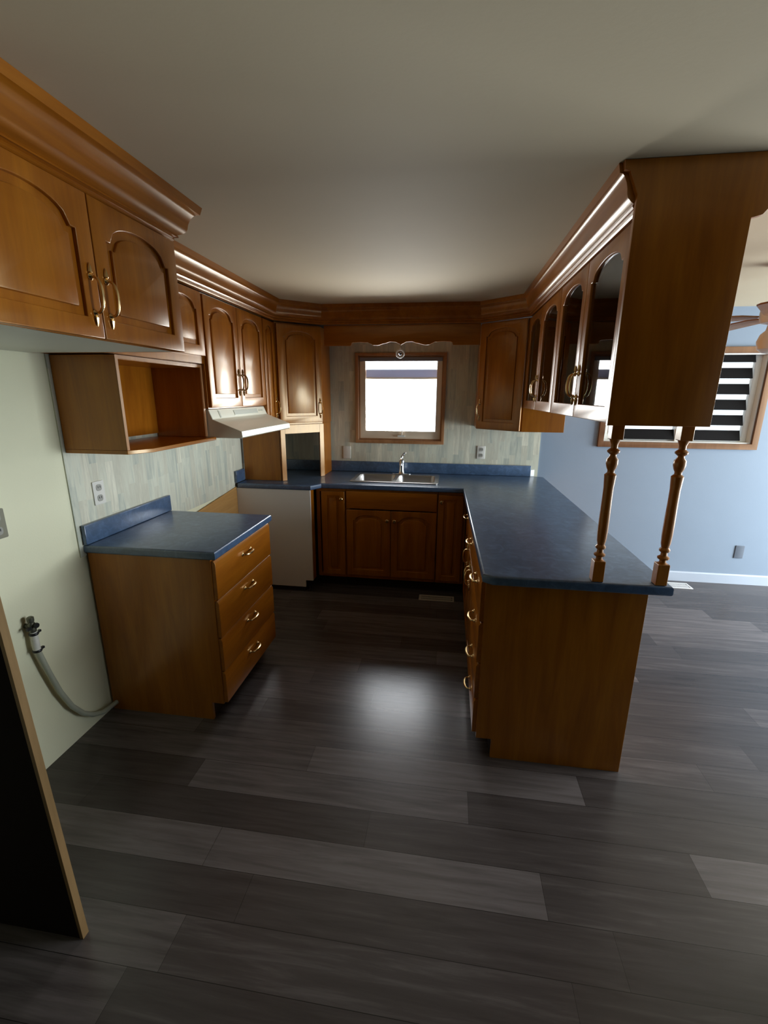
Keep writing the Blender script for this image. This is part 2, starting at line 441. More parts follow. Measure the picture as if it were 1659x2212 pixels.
# ------------------------------------------------------------------ cabinet parts
def arch_loop(x0, z0, x1, z1, A):
    """opening with a cathedral top: shoulders, a small step and a round arch of rise A"""
    if A <= 0: return rect(x0, z0, x1, z1)
    pts = [(x0, z0), (x1, z0)]
    zs = z1 - A; N = 18; w = x1 - x0
    pts.append((x1, zs))
    for k in range(N+1):
        t = 1 - k/N; s = abs(2*t-1)
        if s > 0.86: z = zs
        else: z = zs + A*(0.12 + 0.88*math.sqrt(max(0, 1-(s/0.86)**2)))
        pts.append((x0+w*t*0.9999+0.00003, z))
    pts.append((x0, zs))
    out = []
    for p in pts:
        if not out or (abs(out[-1][0]-p[0]) + abs(out[-1][1]-p[1])) > 1e-5: out.append(p)
    return out

def handle_mb(vertical, x, y, z, L=0.096, out=0.028):
    m = MB(); pts = []; N = 14
    for k in range(N+1):
        t = k/N; a = PI*t
        u = -L/2*math.cos(a); o = out*math.sin(a)**0.6 if 0 < t < 1 else 0
        pts.append((x, y-0.004-o, z+u) if vertical else (x+u, y-0.004-o, z))
    m.tube(pts, [0.0032+0.002*math.sin(PI*k/N) for k in range(N+1)], 8)
    for s in (-1, 1):
        c = (x, y, z+s*L/2) if vertical else (x+s*L/2, y, z)
        m.lathe([(0.010, 0), (0.010, 0.003), (0.006, 0.006), (0.0045, 0.010)], c, 12, 'y')
        if vertical:      # small leaf-shaped finial beyond each foot
            e = (c[0], c[1]-0.003, c[2]+s*0.012)
            m.tube([(e[0], e[1], e[2]-s*0.004), e, (e[0], e[1], e[2]+s*0.014), (e[0], e[1], e[2]+s*0.024)], [0.004, 0.007, 0.005, 0.0012], 8)
    return m

def knob_mb(x, y, z):
    return MB().lathe([(0.007, 0), (0.005, 0.006), (0.005, 0.012), (0.014, 0.017), (0.016, 0.022), (0.012, 0.027), (0.004, 0.029)], (x, y, z), 16, 'y')

def door(parent, x0, z0, w, h, arch=0.05, glass=False, handle=None, hz=None, rail=0.055, mat='oak', hmat='brass', y=0.0):
    """door leaf in the parent's local frame; face towards -y"""
    th = 0.020
    fr = MB()
    inner = arch_loop(x0+rail, z0+rail, x0+w-rail, z0+h-rail*0.8, arch)
    fr.mesh(curve_mesh([rect(x0, z0, x0+w, z0+h), inner], th, 0.003), Matrix.Translation((0, y, 0)) @ FACE)
    if not glass:
        g = 0.004
        fr.box(x0+rail-0.01, y-0.010, z0+rail-0.01, x0+w-rail+0.01, y-0.004, z0+h-rail*0.8-arch*0.0+0.008) if arch <= 0 else None
        if arch > 0:
            back = arch_loop(x0+rail-0.006, z0+rail-0.006, x0+w-rail+0.006, z0+h-rail*0.8+0.006, arch)
            fr.mesh(curve_mesh([back], 0.006, 0.0), Matrix.Translation((0, y-0.003, 0)) @ FACE)
        inset = 0.022
        raised = arch_loop(x0+rail+inset, z0+rail+inset, x0+w-rail-inset, z0+h-rail*0.8-inset, arch*0.92)
        fr.mesh(curve_mesh([raised], 0.014, 0.006, 1), Matrix.Translation((0, y-0.004, 0)) @ FACE)
    d = fr.build('door', M_[mat], parent)
    if glass:
        gl = MB().mesh(curve_mesh([arch_loop(x0+rail-0.005, z0+rail-0.005, x0+w-rail+0.005, z0+h-rail*0.8+0.005, arch)], 0.004, 0.0), Matrix.Translation((0, y-0.006, 0)) @ FACE)
        gl.build('glass_pane', M_['door_glass'], d)
    if handle is not None:
        if hz is None: hz = z0 + 0.14
        if handle[0] == 'k': knob_mb(handle[1], y-th, hz).build('knob', M_[hmat], d)
        else: handle_mb(True, handle[1], y-th, hz).build('handle', M_[hmat], d)
    return d

def drawer(parent, x0, z0, w, h, pull=True, mat='oak_x', hz=None, lip=True, y=0.0, both=None):
    f = MB()
    if lip:    # slab front with a chamfered finger edge on top
        f.extrude([(y, z0), (y-0.020, z0), (y-0.020, z0+h-0.014), (y-0.012, z0+h), (y, z0+h)], x0, x0+w, 'x')
    else:
        f.mesh(curve_mesh([rect(x0, z0, x0+w, z0+h)], 0.020, 0.004), Matrix.Translation((0, y, 0)) @ FACE)
    d = f.build('drawer', M_[mat], parent, 0.0015)
    if pull:
        handle_mb(False, x0+w/2, y-0.020, hz if hz else z0+h*0.55).build('handle', M_['brass'], d)
    return d

def carcass(parent, w, d, h, z0=0.0, top=True, shelves=0, mat='oak', t=0.016, bottom_mat=None, legs=0.0, mid=None, back=True):
    """hollow box of panels with a face frame, local x 0..w, y 0(front)..d, z z0..z0+h"""
    b = MB()
    b.box(0, 0.019, z0, t, d, z0+h); b.box(w-t, 0.019, z0, w, d, z0+h)
    if top: b.box(t, 0.019, z0+h-t, w-t, d, z0+h)
    if bottom_mat is None: b.box(t, 0.019, z0, w-t, d, z0+t)
    if back: b.box(t, d-0.006, z0+t, w-t, d, z0+h-t)
    o = b.build('body', M_[mat], parent, 0.001)
    if bottom_mat: MB().box(t, 0.019, z0, w-t, d, z0+t).build('bottom_panel', M_[bottom_mat], parent)['label'] = 'pale underside panel'
    for k in range(shelves):
        zz = z0 + h*(k+1)/(shelves+1)
        MB().box(t, 0.03, zz-0.008, w-t, d-0.007, zz+0.008).build('shelf', M_['oak_in'], parent)
    return o

def face_frame(parent, w, h, z0=0.0, st=0.035, mids=(), rails=(), mat='oak', y=0.019, top=0.03, bot=0.03):
    f = MB()
    f.box(0, 0, z0, st, y, z0+h); f.box(w-st, 0, z0, w, y, z0+h)
    f.box(st, 0, z0, w-st, y, z0+bot); f.box(st, 0, z0+h-top, w-st, y, z0+h)
    for mx in mids: f.box(mx-st/2, 0, z0+bot, mx+st/2, y, z0+h-top)
    for rz in rails: f.box(st, 0, rz-0.015, w-st, y, rz+0.015)
    return f.build('face_frame', M_[mat], parent, 0.001)

XF = PI/2     # faces +x
XB = -PI/2    # faces -x

# ---- big cabinet over the refrigerator space
YB0, YB1 = -3.235, -2.402
c = thing('wall_cabinet', 'deep honey wood cabinet over the empty refrigerator space, upper left, with two arched doors', 'cabinet', (0.662, YB0, 1.772), XF)
Wc = YB1-YB0
carcass(c, Wc, 0.65, 2.160-1.772, bottom_mat='under')
face_frame(c, Wc, 2.160-1.772, mids=(Wc/2,))
hd = 2.152-1.772
door(c, 0.004, 0.0, Wc/2-0.006, hd, 0.06, handle=('h', Wc/2-0.030), hz=0.115)
door(c, Wc/2+0.002, 0.0, Wc/2-0.006, hd, 0.06, handle=('h', Wc/2+0.032), hz=0.115)
# its crown, front and return along the far side (profile: outward offset, height)
PROF = [(0.0, 2.153), (0.008, 2.153), (0.012, 2.158), (0.011, 2.164), (0.009, 2.167), (0.018, 2.170), (0.022, 2.176), (0.021, 2.181), (0.019, 2.183), (0.030, 2.190),
        (0.039, 2.199), (0.043, 2.210), (0.045, 2.225), (0.050, 2.242), (0.058, 2.257), (0.064, 2.264), (0.074, 2.267), (0.080, 2.2925), (0.0, 2.2925)]
def sweep(path, prof, side=1):
    """profile carried along a plan path with mitred corners; outward = right of travel * side"""
    P = [Vector(p) for p in path]; mb = MB(); k = len(prof); rows = []
    for i, p in enumerate(P):
        ns = []
        if i > 0: t = (P[i]-P[i-1]).normalized(); ns.append(Vector((t.y, -t.x))*side)
        if i < len(P)-1: t = (P[i+1]-P[i]).normalized(); ns.append(Vector((t.y, -t.x))*side)
        if len(ns) == 1: m = ns[0]
        else:
            s = ns[0]+ns[1]; m = s / (s.dot(ns[0]))
        rows.append([(p.x+m.x*o, p.y+m.y*o, z) for o, z in prof])
    for r in rows: mb.v += r
    for i in range(len(P)-1):
        for j in range(k):
            q = (j+1) % k
            mb.f.append((i*k+j, i*k+q, (i+1)*k+q, (i+1)*k+j))
    mb.f.append(tuple(range(k))); mb.f.append(tuple((len(P)-1)*k+j for j in range(k)))
    return mb
BIGP = [(0.0, 2.161)] + [(o*1.15, z if z > 2.17 else z+0.008) for o, z in PROF[1:-1]] + [(0.0, 2.2925)]
cr = sweep([(0.655, YB0), (0.655, YB1+0.01), (0.43, YB1+0.01)], BIGP, 1).build('crown', M_['oak_y'])
cr.parent = c; cr.matrix_parent_inverse = (Matrix.Translation(c.location) @ Matrix.Rotation(XF, 4, 'Z')).inverted()

# ---- tall side panel of the refrigerator space
t_ = thing('refrigerator_side_panel', 'tall side panel, shaded face coloured black, with a light front edge at the lower left of the photo', 'panel', (0, YB0, 0))
MB().extrude([(0.004, 0.0), (0.652, 0.0), (0.572, 2.28), (0.004, 2.28)], -0.022, -0.002, 'y').build('panel', M_['panel_shade'], t_, 0.001)
MB().extrude([(0.6525, 0.0), (0.664, 0.0), (0.584, 2.28), (0.5725, 2.28)], -0.023, -0.001, 'y').build('edge_strip', M_['strip_dark'], t_, 0.001)['label'] = 'light wood edge strip'

# ---- small cabinet above the open shelf
ys0, ys1 = -2.385, -1.642
c = thing('wall_cabinet', 'short honey cabinet directly above the open microwave shelf on the left wall', 'cabinet', (0.330, ys0, 1.776), XF)
ws = ys1-ys0
carcass(c, ws, 0.324, 2.15-1.776); face_frame(c, ws, 2.15-1.776, bot=0.045, mids=(ws/2,))
door(c, 0.004, 0.040, ws/2-0.006, 0.328, 0.05); door(c, ws/2+0.002, 0.040, ws/2-0.010, 0.328, 0.05)

# ---- open microwave shelf
ym0, ym1 = -2.322, -1.642
c = thing('microwave_shelf', 'open wooden box shelf with a jutting tray, above the four-drawer base cabinet', 'shelf', (0.311, ym0, 1.372), XF)
wm = ym1-ym0; hm = 0.400
b_ = MB(); t = 0.018
b_.box(0, 0.0, 0.0, t, 0.304, hm); b_.box(wm-t, 0.0, 0.0, wm, 0.304, hm); b_.box(t, 0.0, hm-t, wm-t, 0.304, hm)
b_.build('body', M_['oak'], c, 0.001)
MB().box(t, 0.296, t, wm-t, 0.304, hm-t).build('back_panel', M_['oak'], c)
MB().prism([(0.001, 0.304), (0.001, 0.0), (0.10, -0.056), (wm+0.004, -0.052), (wm+0.004, 0.0), (wm, 0.0), (wm, 0.304)], -0.0005-0.018, -0.0005).build('tray', M_['oak_x'], c, 0.002)
f = MB(); f.box(0, -0.003, 0, 0.016, 0, hm).box(wm-0.016, -0.003, 0, wm, 0, hm).box(0.016, -0.003, hm-0.014, wm-0.016, 0, hm)
f.build('edge_trim', M_['pine'], c)['label'] = 'pale front edge banding'

# ---- two-door cabinet over the hood
y0, y1 = -1.638, -0.828
c = thing('wall_cabinet', 'two-door arched honey cabinet directly above the range hood', 'cabinet', (0.330, y0, 1.530), XF)
wd = y1-y0; hh = 2.15-1.530
carcass(c, wd, 0.324, hh); face_frame(c, wd, hh, mids=(wd/2,))
door(c, 0.006, 0.006, wd/2-0.008, hh-0.016, 0.055, handle=('h', wd/2-0.028), hz=0.155, hmat='bronze')
door(c, wd/2+0.002, 0.006, wd/2-0.008, hh-0.016, 0.055, handle=('h', wd/2+0.030), hz=0.155, hmat='bronze')

# ---- narrow cabinet right of the hood
y0, y1 = -0.824, -0.606
c = thing('wall_cabinet', 'narrow one-door cabinet between the range hood and the left corner cabinet', 'cabinet', (0.330, y0, 1.372), XF)
wd = y1-y0; hh = 2.15-1.372
carcass(c, wd, 0.324, hh); face_frame(c, wd, hh)
door(c, 0.004, 0.006, wd-0.008, hh-0.016, 0.035, rail=0.045, handle=('h', wd-0.030), hz=0.14)

# ---- left corner cabinet standing on the worktop (plan: 45-degree face)
A0, A1 = Vector((0.350, -0.600)), Vector((0.625, -0.300))
c = thing('corner_cabinet', 'left corner cabinet with diagonal arched door over an open appliance nook on the worktop', 'cabinet', (0.0, 0.0, 0.0))
plan = [(0.008, -0.008), (0.008, -0.600), (0.350, -0.600), (0.625, -0.300), (0.625, -0.008)]
MB().prism(plan, 1.372, 2.150).build('body', M_['oak'], c, 0.001)
MB().box(0.028, -0.600, ZC+0.0015, 0.344, -0.584, 1.3715).build('side_panel', M_['oak'], c, 0.001)
MB().box(0.609, -0.296, ZC+0.0015, 0.625, -0.030, 1.3715).build('side_panel', M_['oak'], c, 0.001)
dv = A1-A0; Ld = dv.length; ang = math.atan2(dv.y, dv.x)
def diag_frame(parent, A, ang):
    e = bpy.data.objects.new('front', None); return e
Md = Matrix.Translation((A0.x, A0.y, 0)) @ Matrix.Rotation(ang, 4, 'Z')
f = MB()
f.box(0.0, -0.016, ZC+0.0015, 0.040, 0.0, 1.371); f.box(Ld-0.040, -0.016, ZC+0.0015, Ld, 0.0, 1.371); f.box(0.040, -0.016, 1.300, Ld-0.040, 0.0, 1.371)
o = f.build('face_frame', M_['oak'], c, 0.001); o.matrix_parent_inverse = Md
d = door(c, 0.006, 1.385, Ld-0.012, 0.752, 0.05, handle=('h', Ld-0.030), hz=1.500); d.matrix_parent_inverse = Md

# ---- right corner cabinet
B0, B1 = Vector((1.925, -0.330)), Vector((2.245, -0.600))
c = thing('corner_cabinet', 'right corner cabinet with diagonal arched door, hanging right of the kitchen window', 'cabinet', (0.0, 0.0, 0.0))
MB().prism([(2.548, -0.008), (2.548, -0.600), (2.245, -0.600), (1.925, -0.330), (1.925, -0.008)], 1.350, 2.150).build('body', M_['oak'], c, 0.001)
dv = B1-B0; Lr = dv.length; angr = math.atan2(dv.y, dv.x)
d = door(c, 0.010, 1.357, Lr-0.020, 0.785, 0.05, handle=('h', 0.036), hz=1.50)
d.matrix_parent_inverse = Matrix.Translation((B0.x, B0.y, 0)) @ Matrix.Rotation(angr, 4, 'Z')

# ---- glass-door cabinets over the peninsula
ZU = 1.525
for k, (ya, yb, lab) in enumerate(((-1.532, -0.606, 'farther glass-door cabinet over the peninsula, next to the right corner cabinet'),
                                   (-2.462, -1.536, 'nearer glass-door cabinet over the peninsula, above the turned posts'))):
    c = thing('glass_cabinet', lab, 'cabinet', (2.262, yb, ZU), XB)
    w2 = yb-ya; h2 = 2.15-ZU
    carcass(c, w2, 0.286, h2, shelves=1, mat='oak'); face_frame(c, w2, h2, mids=(w2/2,))
    door(c, 0.004, 0.002, w2/2-0.006, h2-0.010, 0.05, True, ('h', w2/2-0.028), 0.135)
    door(c, w2/2+0.002, 0.002, w2/2-0.006, h2-0.010, 0.05, True, ('h', w2/2+0.028), 0.135)
# near end panel: rises to the ceiling and follows the crown on the dining side
o = MB().mesh(curve_mesh([[(2.233, ZU-0.004), (2.552, ZU-0.004), (2.556, 2.125), (2.585, 2.132), (2.612, 2.165), (2.655, 2.215), (2.675, 2.245), (2.690, 2.250), (2.690, 2.2915),
                           (2.186, 2.2915), (2.190, 2.268), (2.206, 2.262), (2.226, 2.215), (2.233, 2.20)]], 0.020, 0.001), Matrix.Translation((0, -2.464, 0)) @ FACE).build('end_panel', M_['oak'])
tag(o, 'dark flat end panel of the hanging peninsula cabinets, seen end-on above the two posts', 'panel')

# ---- continuous crown from the left cabinets across the window to the right cabinets
cp = [(0.355, -2.396), (0.355, -0.60), (0.640, -0.300), (0.655, -0.335), (1.915, -0.335), (2.245, -0.612), (2.245, -2.462)]
cp = [(0.355, -2.396), (0.355, -0.640), (0.655, -0.372), (1.925, -0.345), (2.250, -0.618), (2.250, -2.462)]
CP = [(-0.02, 2.153)] + [(o*0.92, z) for o, z in PROF[1:-1]] + [(-0.02, 2.2925)]
o = sweep(cp, CP, 1).build('crown_moulding', M_['oak_y'])
tag(o, 'stepped crown moulding running round all the smaller upper cabinets and over the sink window', 'moulding')
o = sweep([(2.549, -0.605), (2.549, -2.462)], CP, -1).build('crown_moulding', M_['oak_y'])
tag(o, 'crown moulding on the dining side of the hanging peninsula cabinets', 'moulding')

# ---- scalloped valance above the window
x0, x1 = 0.668, 1.918; pts = []
KEY = [(0.0, 1.998), (0.012, 2.008), (0.045, 2.022), (0.085, 2.024), (0.13, 2.012), (0.19, 1.998), (0.225, 1.999), (0.245, 2.010), (0.27, 2.020), (0.33, 2.024), (0.39, 2.022), (0.405, 2.016), (0.408, 1.996), (0.9, 1.996)]
def val_z(x):
    a = abs(x)
    for (p, q), (r_, s_) in zip(KEY, KEY[1:]):
        if a <= r_:
            t = (a-p)/(r_-p); t = t*t*(3-2*t)
            return q + (s_-q)*t
    return KEY[-1][1]
N = 180
for k in range(N+1):
    x = x0 + (x1-x0)*k/N
    pts.append((x, val_z(x-1.298)))
o = MB().mesh(curve_mesh([pts + [(x1, 2.152), (x0, 2.152)]], 0.018, 0.002), Matrix.Translation((0, -0.318, 0)) @ FACE).build('valance', M_['oak_x'])
tag(o, 'dark wood valance board with a scalloped lower edge above the sink window', 'valance')

# ornament hanging in front of the window
c = thing('hanging_ornament', 'small round clear ornament hanging from the middle of the valance', 'ornament', (1.292, -0.327, 1.935))
ring = [(0.030*math.cos(2*PI*k/28), 0, 0.030*math.sin(2*PI*k/28)) for k in range(29)]
MB().tube(ring, 0.0065, 8).build('ring', M_['vinyl'], c)
MB().tube([(0, 0, 0.034), (0, 0, 0.078)], 0.0012, 6).lathe([(0.006, 0.030), (0.008, 0.036), (0.003, 0.044)], (0, 0, 0), 10).build('hanger', M_['vinyl'], c)
MB().lathe([(0.0, -0.016), (0.010, -0.010), (0.015, 0), (0.010, 0.010), (0.0, 0.016)], (0, 0, 0), 8).build('bead', M_['door_glass'], c)

# ------------------------------------------------------------------ range hood
c = thing('range_hood', 'almond white range hood under the two-door cabinet on the left wall', 'hood', (0, 0, 0))
ya, yb = -1.632, -0.830
prof = [(0.012, 1.5265), (0.325, 1.5265), (0.348, 1.470), (0.520, 1.405), (0.524, 1.370), (0.512, 1.364), (0.012, 1.364)]
MB().extrude(prof, ya, yb, 'y').build('shell', M_['hood'], c, 0.004)
def on_face(s, off):      # point on the short sloping front face
    return (0.325+0.023*s+off*0.92, 1.5265-0.0565*s+off*0.38)
def strip(y0, y1, s0, s1, t0, t1):
    a, b2, c2, d2 = on_face(s0, t0), on_face(s1, t0), on_face(s1, t1), on_face(s0, t1)
    return MB().extrude([a, b2, c2, d2], y0, y1, 'y')
strip(-1.34, -0.98, 0.25, 0.75, 0.0, 0.003).build('control_strip', M_['hood_panel'], c)
for k in range(3): strip(-0.955+k*0.026, -0.938+k*0.026, 0.38, 0.55, 0.0, 0.003).build('switch', M_['hood_panel'], c)
strip(-1.535, -1.520, 0.15, 0.9, 0.0, 0.003).build('badge_strip', M_['hood_panel'], c)
MB().box(0.06, ya+0.10, 1.358, 0.44, yb-0.10, 1.3635).build('filter', M_['steel'], c, 0.001)

# ------------------------------------------------------------------ base cabinets
# four-drawer unit left
yA, yB = -2.316, -1.640
c = thing('drawer_cabinet', 'freestanding honey base cabinet with four drawers under the short left worktop', 'cabinet', (0.640, yA+0.012, 0), XF)
wd = (yB-0.01)-(yA+0.012); t = 0.018
side = [(0.0, 0.10), (0.065, 0.10), (0.065, 0.0), (0.628, 0.0), (0.628, 0.874), (0.0, 0.874)]
for nm, a in (('side_panel', 0.0), ('side_panel', wd-t)):
    MB().extrude(side, a, a+t, 'x').build(nm, M_['oak'], c, 0.001)
MB().box(t, 0.02, 0.10, wd-t, 0.62, 0.118).box(t, 0.02, 0.855, wd-t, 0.62, 0.873).box(t, 0.612, 0.118, wd-t, 0.62, 0.855).box(t, 0.0, 0.10, wd-t, 0.019, 0.874).build('body', M_['oak'], c, 0.001)
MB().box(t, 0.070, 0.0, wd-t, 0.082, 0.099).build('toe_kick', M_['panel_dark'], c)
for (z0, z1, hz) in ((0.672, 0.866, 0.800), (0.472, 0.664, 0.610), (0.288, 0.464, 0.420), (0.108, 0.280, 0.226)):
    drawer(c, 0.004, z0, wd-0.008, z1-z0, hz=hz)

# white-sided base cabinet in the left corner, its front faces the stove gap's aisle
c = thing('corner_base_cabinet', 'base cabinet with a plain white side panel, in the left corner by the stove gap', 'cabinet', (0.632, -0.745, 0), XF)
MB().extrude([(0.0, 0.10), (0.065, 0.10), (0.065, 0.04), (0.622, 0.04), (0.622, 0.874), (0.0, 0.874)], 0.0, 0.016, 'x').build('side_panel', M_['white'], c, 0.001)['label'] = 'plain white side panel'
MB().box(0.016, 0.0, 0.10, 0.095, 0.62, 0.874).build('body', M_['oak'], c, 0.001)
MB().box(0.012, 0.070, 0.0, 0.09, 0.62, 0.0995).build('toe_kick', M_['dark'], c)
MB().lathe([(0.016, 0.0), (0.016, 0.01), (0.010, 0.016), (0.010, 0.039)], (0.030, 0.035, 0), 12).build('foot', M_['dark'], c)

# sink run along the back wall
def base_unit(name, lab, x0, x1, loc_y=-0.618, d=0.60, false_front=True):
    c = thing(name, lab, 'cabinet', (x0, loc_y, 0))
    w = x1-x0
    carcass(c, w, d, 0.874-0.10, z0=0.10, top=name != 'sink_cabinet')
    face_frame(c, w, 0.774, z0=0.10, st=0.03)
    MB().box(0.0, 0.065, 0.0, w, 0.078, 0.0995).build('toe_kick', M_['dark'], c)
    return c, w
c, w = base_unit('base_cabinet', 'narrow brown base cabinet left of the sink cabinet with a small knob', 0.645, 0.893)
door(c, 0.045, 0.125, w-0.052, 0.725, 0.0, handle=('k', w-0.033), hz=0.790, rail=0.045)
c, w = base_unit('sink_cabinet', 'wide brown cabinet under the sink with a false drawer front and two arched doors', 0.896, 1.640)
drawer(c, 0.004, 0.712, w-0.008, 0.145, pull=False, lip=False)
door(c, 0.004, 0.130, w/2-0.006, 0.572, 0.045, handle=('k', w/2-0.030), hz=0.622)
door(c, w/2+0.002, 0.130, w/2-0.006, 0.572, 0.045, handle=('k', w/2+0.030), hz=0.622)
c, w = base_unit('base_cabinet', 'narrow brown base cabinet right of the sink cabinet, in the inner corner of the worktop', 1.643, 1.868)
door(c, 0.006, 0.125, w-0.03, 0.725, 0.0, handle=('k', 0.030), hz=0.795, rail=0.045)

# peninsula units (fronts face -x)
XPF = 1.888
for (ya, yb, lab, kind) in ((-1.240, -0.640, 'farthest base cabinet of the peninsula, by the inner corner', 'door'),
                            (-1.850, -1.244, 'middle base cabinet of the peninsula with one drawer above two doors', 'doors'),
                            (-2.325, -1.854, 'nearest base cabinet of the peninsula, a bank of four drawers behind the end panel', 'drawers')):
    c = thing('peninsula_cabinet', lab, 'cabinet', (XPF, yb, 0), XB)
    w = yb-ya
    carcass(c, w, 0.60, 0.774, z0=0.10); face_frame(c, w, 0.774, z0=0.10, st=0.03)
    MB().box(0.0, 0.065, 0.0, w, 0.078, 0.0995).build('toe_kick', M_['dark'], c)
    if kind == 'drawers':
        for (z0, z1) in ((0.672, 0.866), (0.472, 0.664), (0.288, 0.464), (0.108, 0.280)):
            drawer(c, 0.004, z0, w-0.008, z1-z0)
    elif kind == 'doors':
        drawer(c, 0.004, 0.672, w-0.008, 0.194)
        door(c, 0.004, 0.108, w/2-0.006, 0.556, 0.04, handle=('h', w/2-0.03), hz=0.56)
        door(c, w/2+0.002, 0.108, w/2-0.006, 0.556, 0.04, handle=('h', w/2+0.03), hz=0.56)
    else:
        drawer(c, 0.10, 0.672, w-0.104, 0.194)
        door(c, 0.10, 0.108, w-0.104, 0.556, 0.04, handle=('h', w-0.04), hz=0.56)
# end and back cladding
o = MB().extrude([(1.886, 0.10), (1.955, 0.10), (1.955, 0.0), (2.515, 0.0), (2.515, 0.874), (1.886, 0.874)], -2.348, -2.3265, 'y').build('end_panel', M_['oak'], None, 0.001)
tag(o, 'wide flat wooden end panel closing the near end of the peninsula down to the floor', 'panel')
o = MB().box(2.4955, -2.3255, 0.0, 2.513, -0.01, 0.874).build('back_panel', M_['oak'], None, 0.001)
tag(o, 'flat wooden panel along the dining side of the peninsula under the worktop', 'panel')

# ------------------------------------------------------------------ worktops
def worktop(loops, name='worktop'):
    return MB().mesh(curve_mesh(loops, 0.040, 0.010, 4), Matrix.Translation((0, 0, ZC-0.040)))
c = thing('worktop', 'short dark blue laminate worktop on the four-drawer cabinet', 'worktop', (0, 0, 0))
worktop([[(0.006, yA), (0.672, yA), (0.672, yB), (0.006, yB)]]).build('top', M_['laminate'], c)
MB().mesh(curve_mesh([rect(yA, 0, yB, 0.095)], 0.020, 0.004), Matrix(((0, 0, 1, 0.009), (1, 0, 0, 0), (0, 1, 0, ZC+0.001), (0, 0, 0, 1)))).build('backsplash', M_['laminate'], c)
c = thing('worktop', 'long dark blue laminate worktop with the sink, running into the peninsula', 'worktop', (0, 0, 0))
def rrect(x0, y0, x1, y1, r, n=5):
    out = []
    for cx, cy, a0 in ((x1-r, y0+r, -90), (x1-r, y1-r, 0), (x0+r, y1-r, 90), (x0+r, y0+r, 180)):
        for k in range(n+1):
            a = math.radians(a0+90*k/n); out.append((cx+r*math.cos(a), cy+r*math.sin(a)))
    return out
SX0, SX1, SY0, SY1 = 0.905, 1.640, -0.545, -0.105
outline = [(0.030, -0.754), (0.640, -0.754), (0.700, -0.655), (1.836, -0.655), (1.866, -2.372), (1.905, -2.398), (2.578, -2.398), (2.556, -0.03), (2.50, -0.008), (0.030, -0.008)]
worktop([outline, rrect(SX0+0.02, SY0+0.02, SX1-0.02, SY1-0.02, 0.03)]).build('top', M_['laminate'], c)
MB().mesh(curve_mesh([rect(0.032, 0, 2.441, 0.095)], 0.020, 0.004), Matrix(((1, 0, 0, 0), (0, 0, -1, -0.008), (0, 1, 0, ZC+0.001), (0, 0, 0, 1)))).build('backsplash', M_['laminate'], c)
MB().mesh(curve_mesh([rect(-0.754, 0, -0.604, 0.095)], 0.020, 0.004), Matrix(((0, 0, 1, 0.009), (1, 0, 0, 0), (0, 1, 0, ZC+0.001), (0, 0, 0, 1)))).build('backsplash', M_['laminate'], c)
MB().prism([(2.4415, -0.028), (2.475, -0.012), (2.475, -0.0085), (2.4415, -0.0085)], ZC+0.001, ZC+0.06).build('end_cap', M_['trim_white'], c)['label'] = 'small white end block'

# ------------------------------------------------------------------ sink and tap
c = thing('sink', 'double bowl stainless steel sink set in the worktop below the window', 'sink', (0, 0, 0))
mx = (SX0+SX1)/2
bowls = [(SX0+0.035, SY0+0.035, mx-0.016, SY1-0.075), (mx+0.016, SY0+0.035, SX1-0.035, SY1-0.075)]
MB().mesh(curve_mesh([rrect(SX0, SY0, SX1, SY1, 0.035)] + [rrect(*q, 0.045) for q in bowls], 0.006, 0.002), Matrix.Translation((0, 0, ZC+0.0008))).build('rim', M_['steel'], c)
for q in bowls:
    m = MB(); rows = []
    for dz, ins in ((0.004, -0.001), (-0.01, 0.003), (-0.13, 0.012), (-0.155, 0.022), (-0.165, 0.045)):
        rows.append([(x, y, ZC+dz) for x, y in rrect(q[0]+ins, q[1]+ins, q[2]-ins, q[3]-ins, 0.042)])
    k = len(rows[0])
    for r_ in rows: m.v += r_
    for s in range(len(rows)-1):
        for j in range(k):
            m.f.append((s*k+j, s*k+(j+1) % k, (s+1)*k+(j+1) % k, (s+1)*k+j))
    m.f.append(tuple((len(rows)-1)*k+j for j in range(k)))
    o = m.build('bowl', M_['steel'], c)
    cx, cy = (q[0]+q[2])/2, (q[1]+q[3])/2
    MB().lathe([(0.042, 0), (0.042, 0.003), (0.030, 0.004), (0.012, 0.002)], (cx, cy, ZC-0.1645), 20).build('drain', M_['chrome'], o)
c = thing('faucet', 'chrome single lever kitchen tap behind the sink', 'faucet', (1.300, -0.145, ZC+0.0072))
MB().mesh(curve_mesh([rrect(-0.085, -0.026, 0.085, 0.026, 0.025)], 0.008, 0.003), Matrix.Translation((0, 0, 0))).build('deck_plate', M_['chrome'], c)
MB().lathe([(0.030, 0.008), (0.026, 0.018), (0.021, 0.04), (0.020, 0.10), (0.024, 0.105), (0.024, 0.125), (0.014, 0.138)], (0, 0, 0), 20).build('body', M_['chrome'], c)
sp = [(0, -0.006, 0.09), (0.002, -0.03, 0.125), (0.004, -0.07, 0.152), (0.006, -0.11, 0.158), (0.008, -0.15, 0.146), (0.009, -0.168, 0.122), (0.009, -0.170, 0.105)]
MB().tube(sp, [0.012, 0.012, 0.011, 0.010, 0.010, 0.011, 0.011], 12).build('spout', M_['chrome'], c)
MB().tube([(0, 0, 0.13), (0.004, 0.006, 0.165), (0.022, -0.018, 0.190), (0.040, -0.045, 0.198)], [0.010, 0.009, 0.010, 0.007], 10).build('lever', M_['chrome'], c)

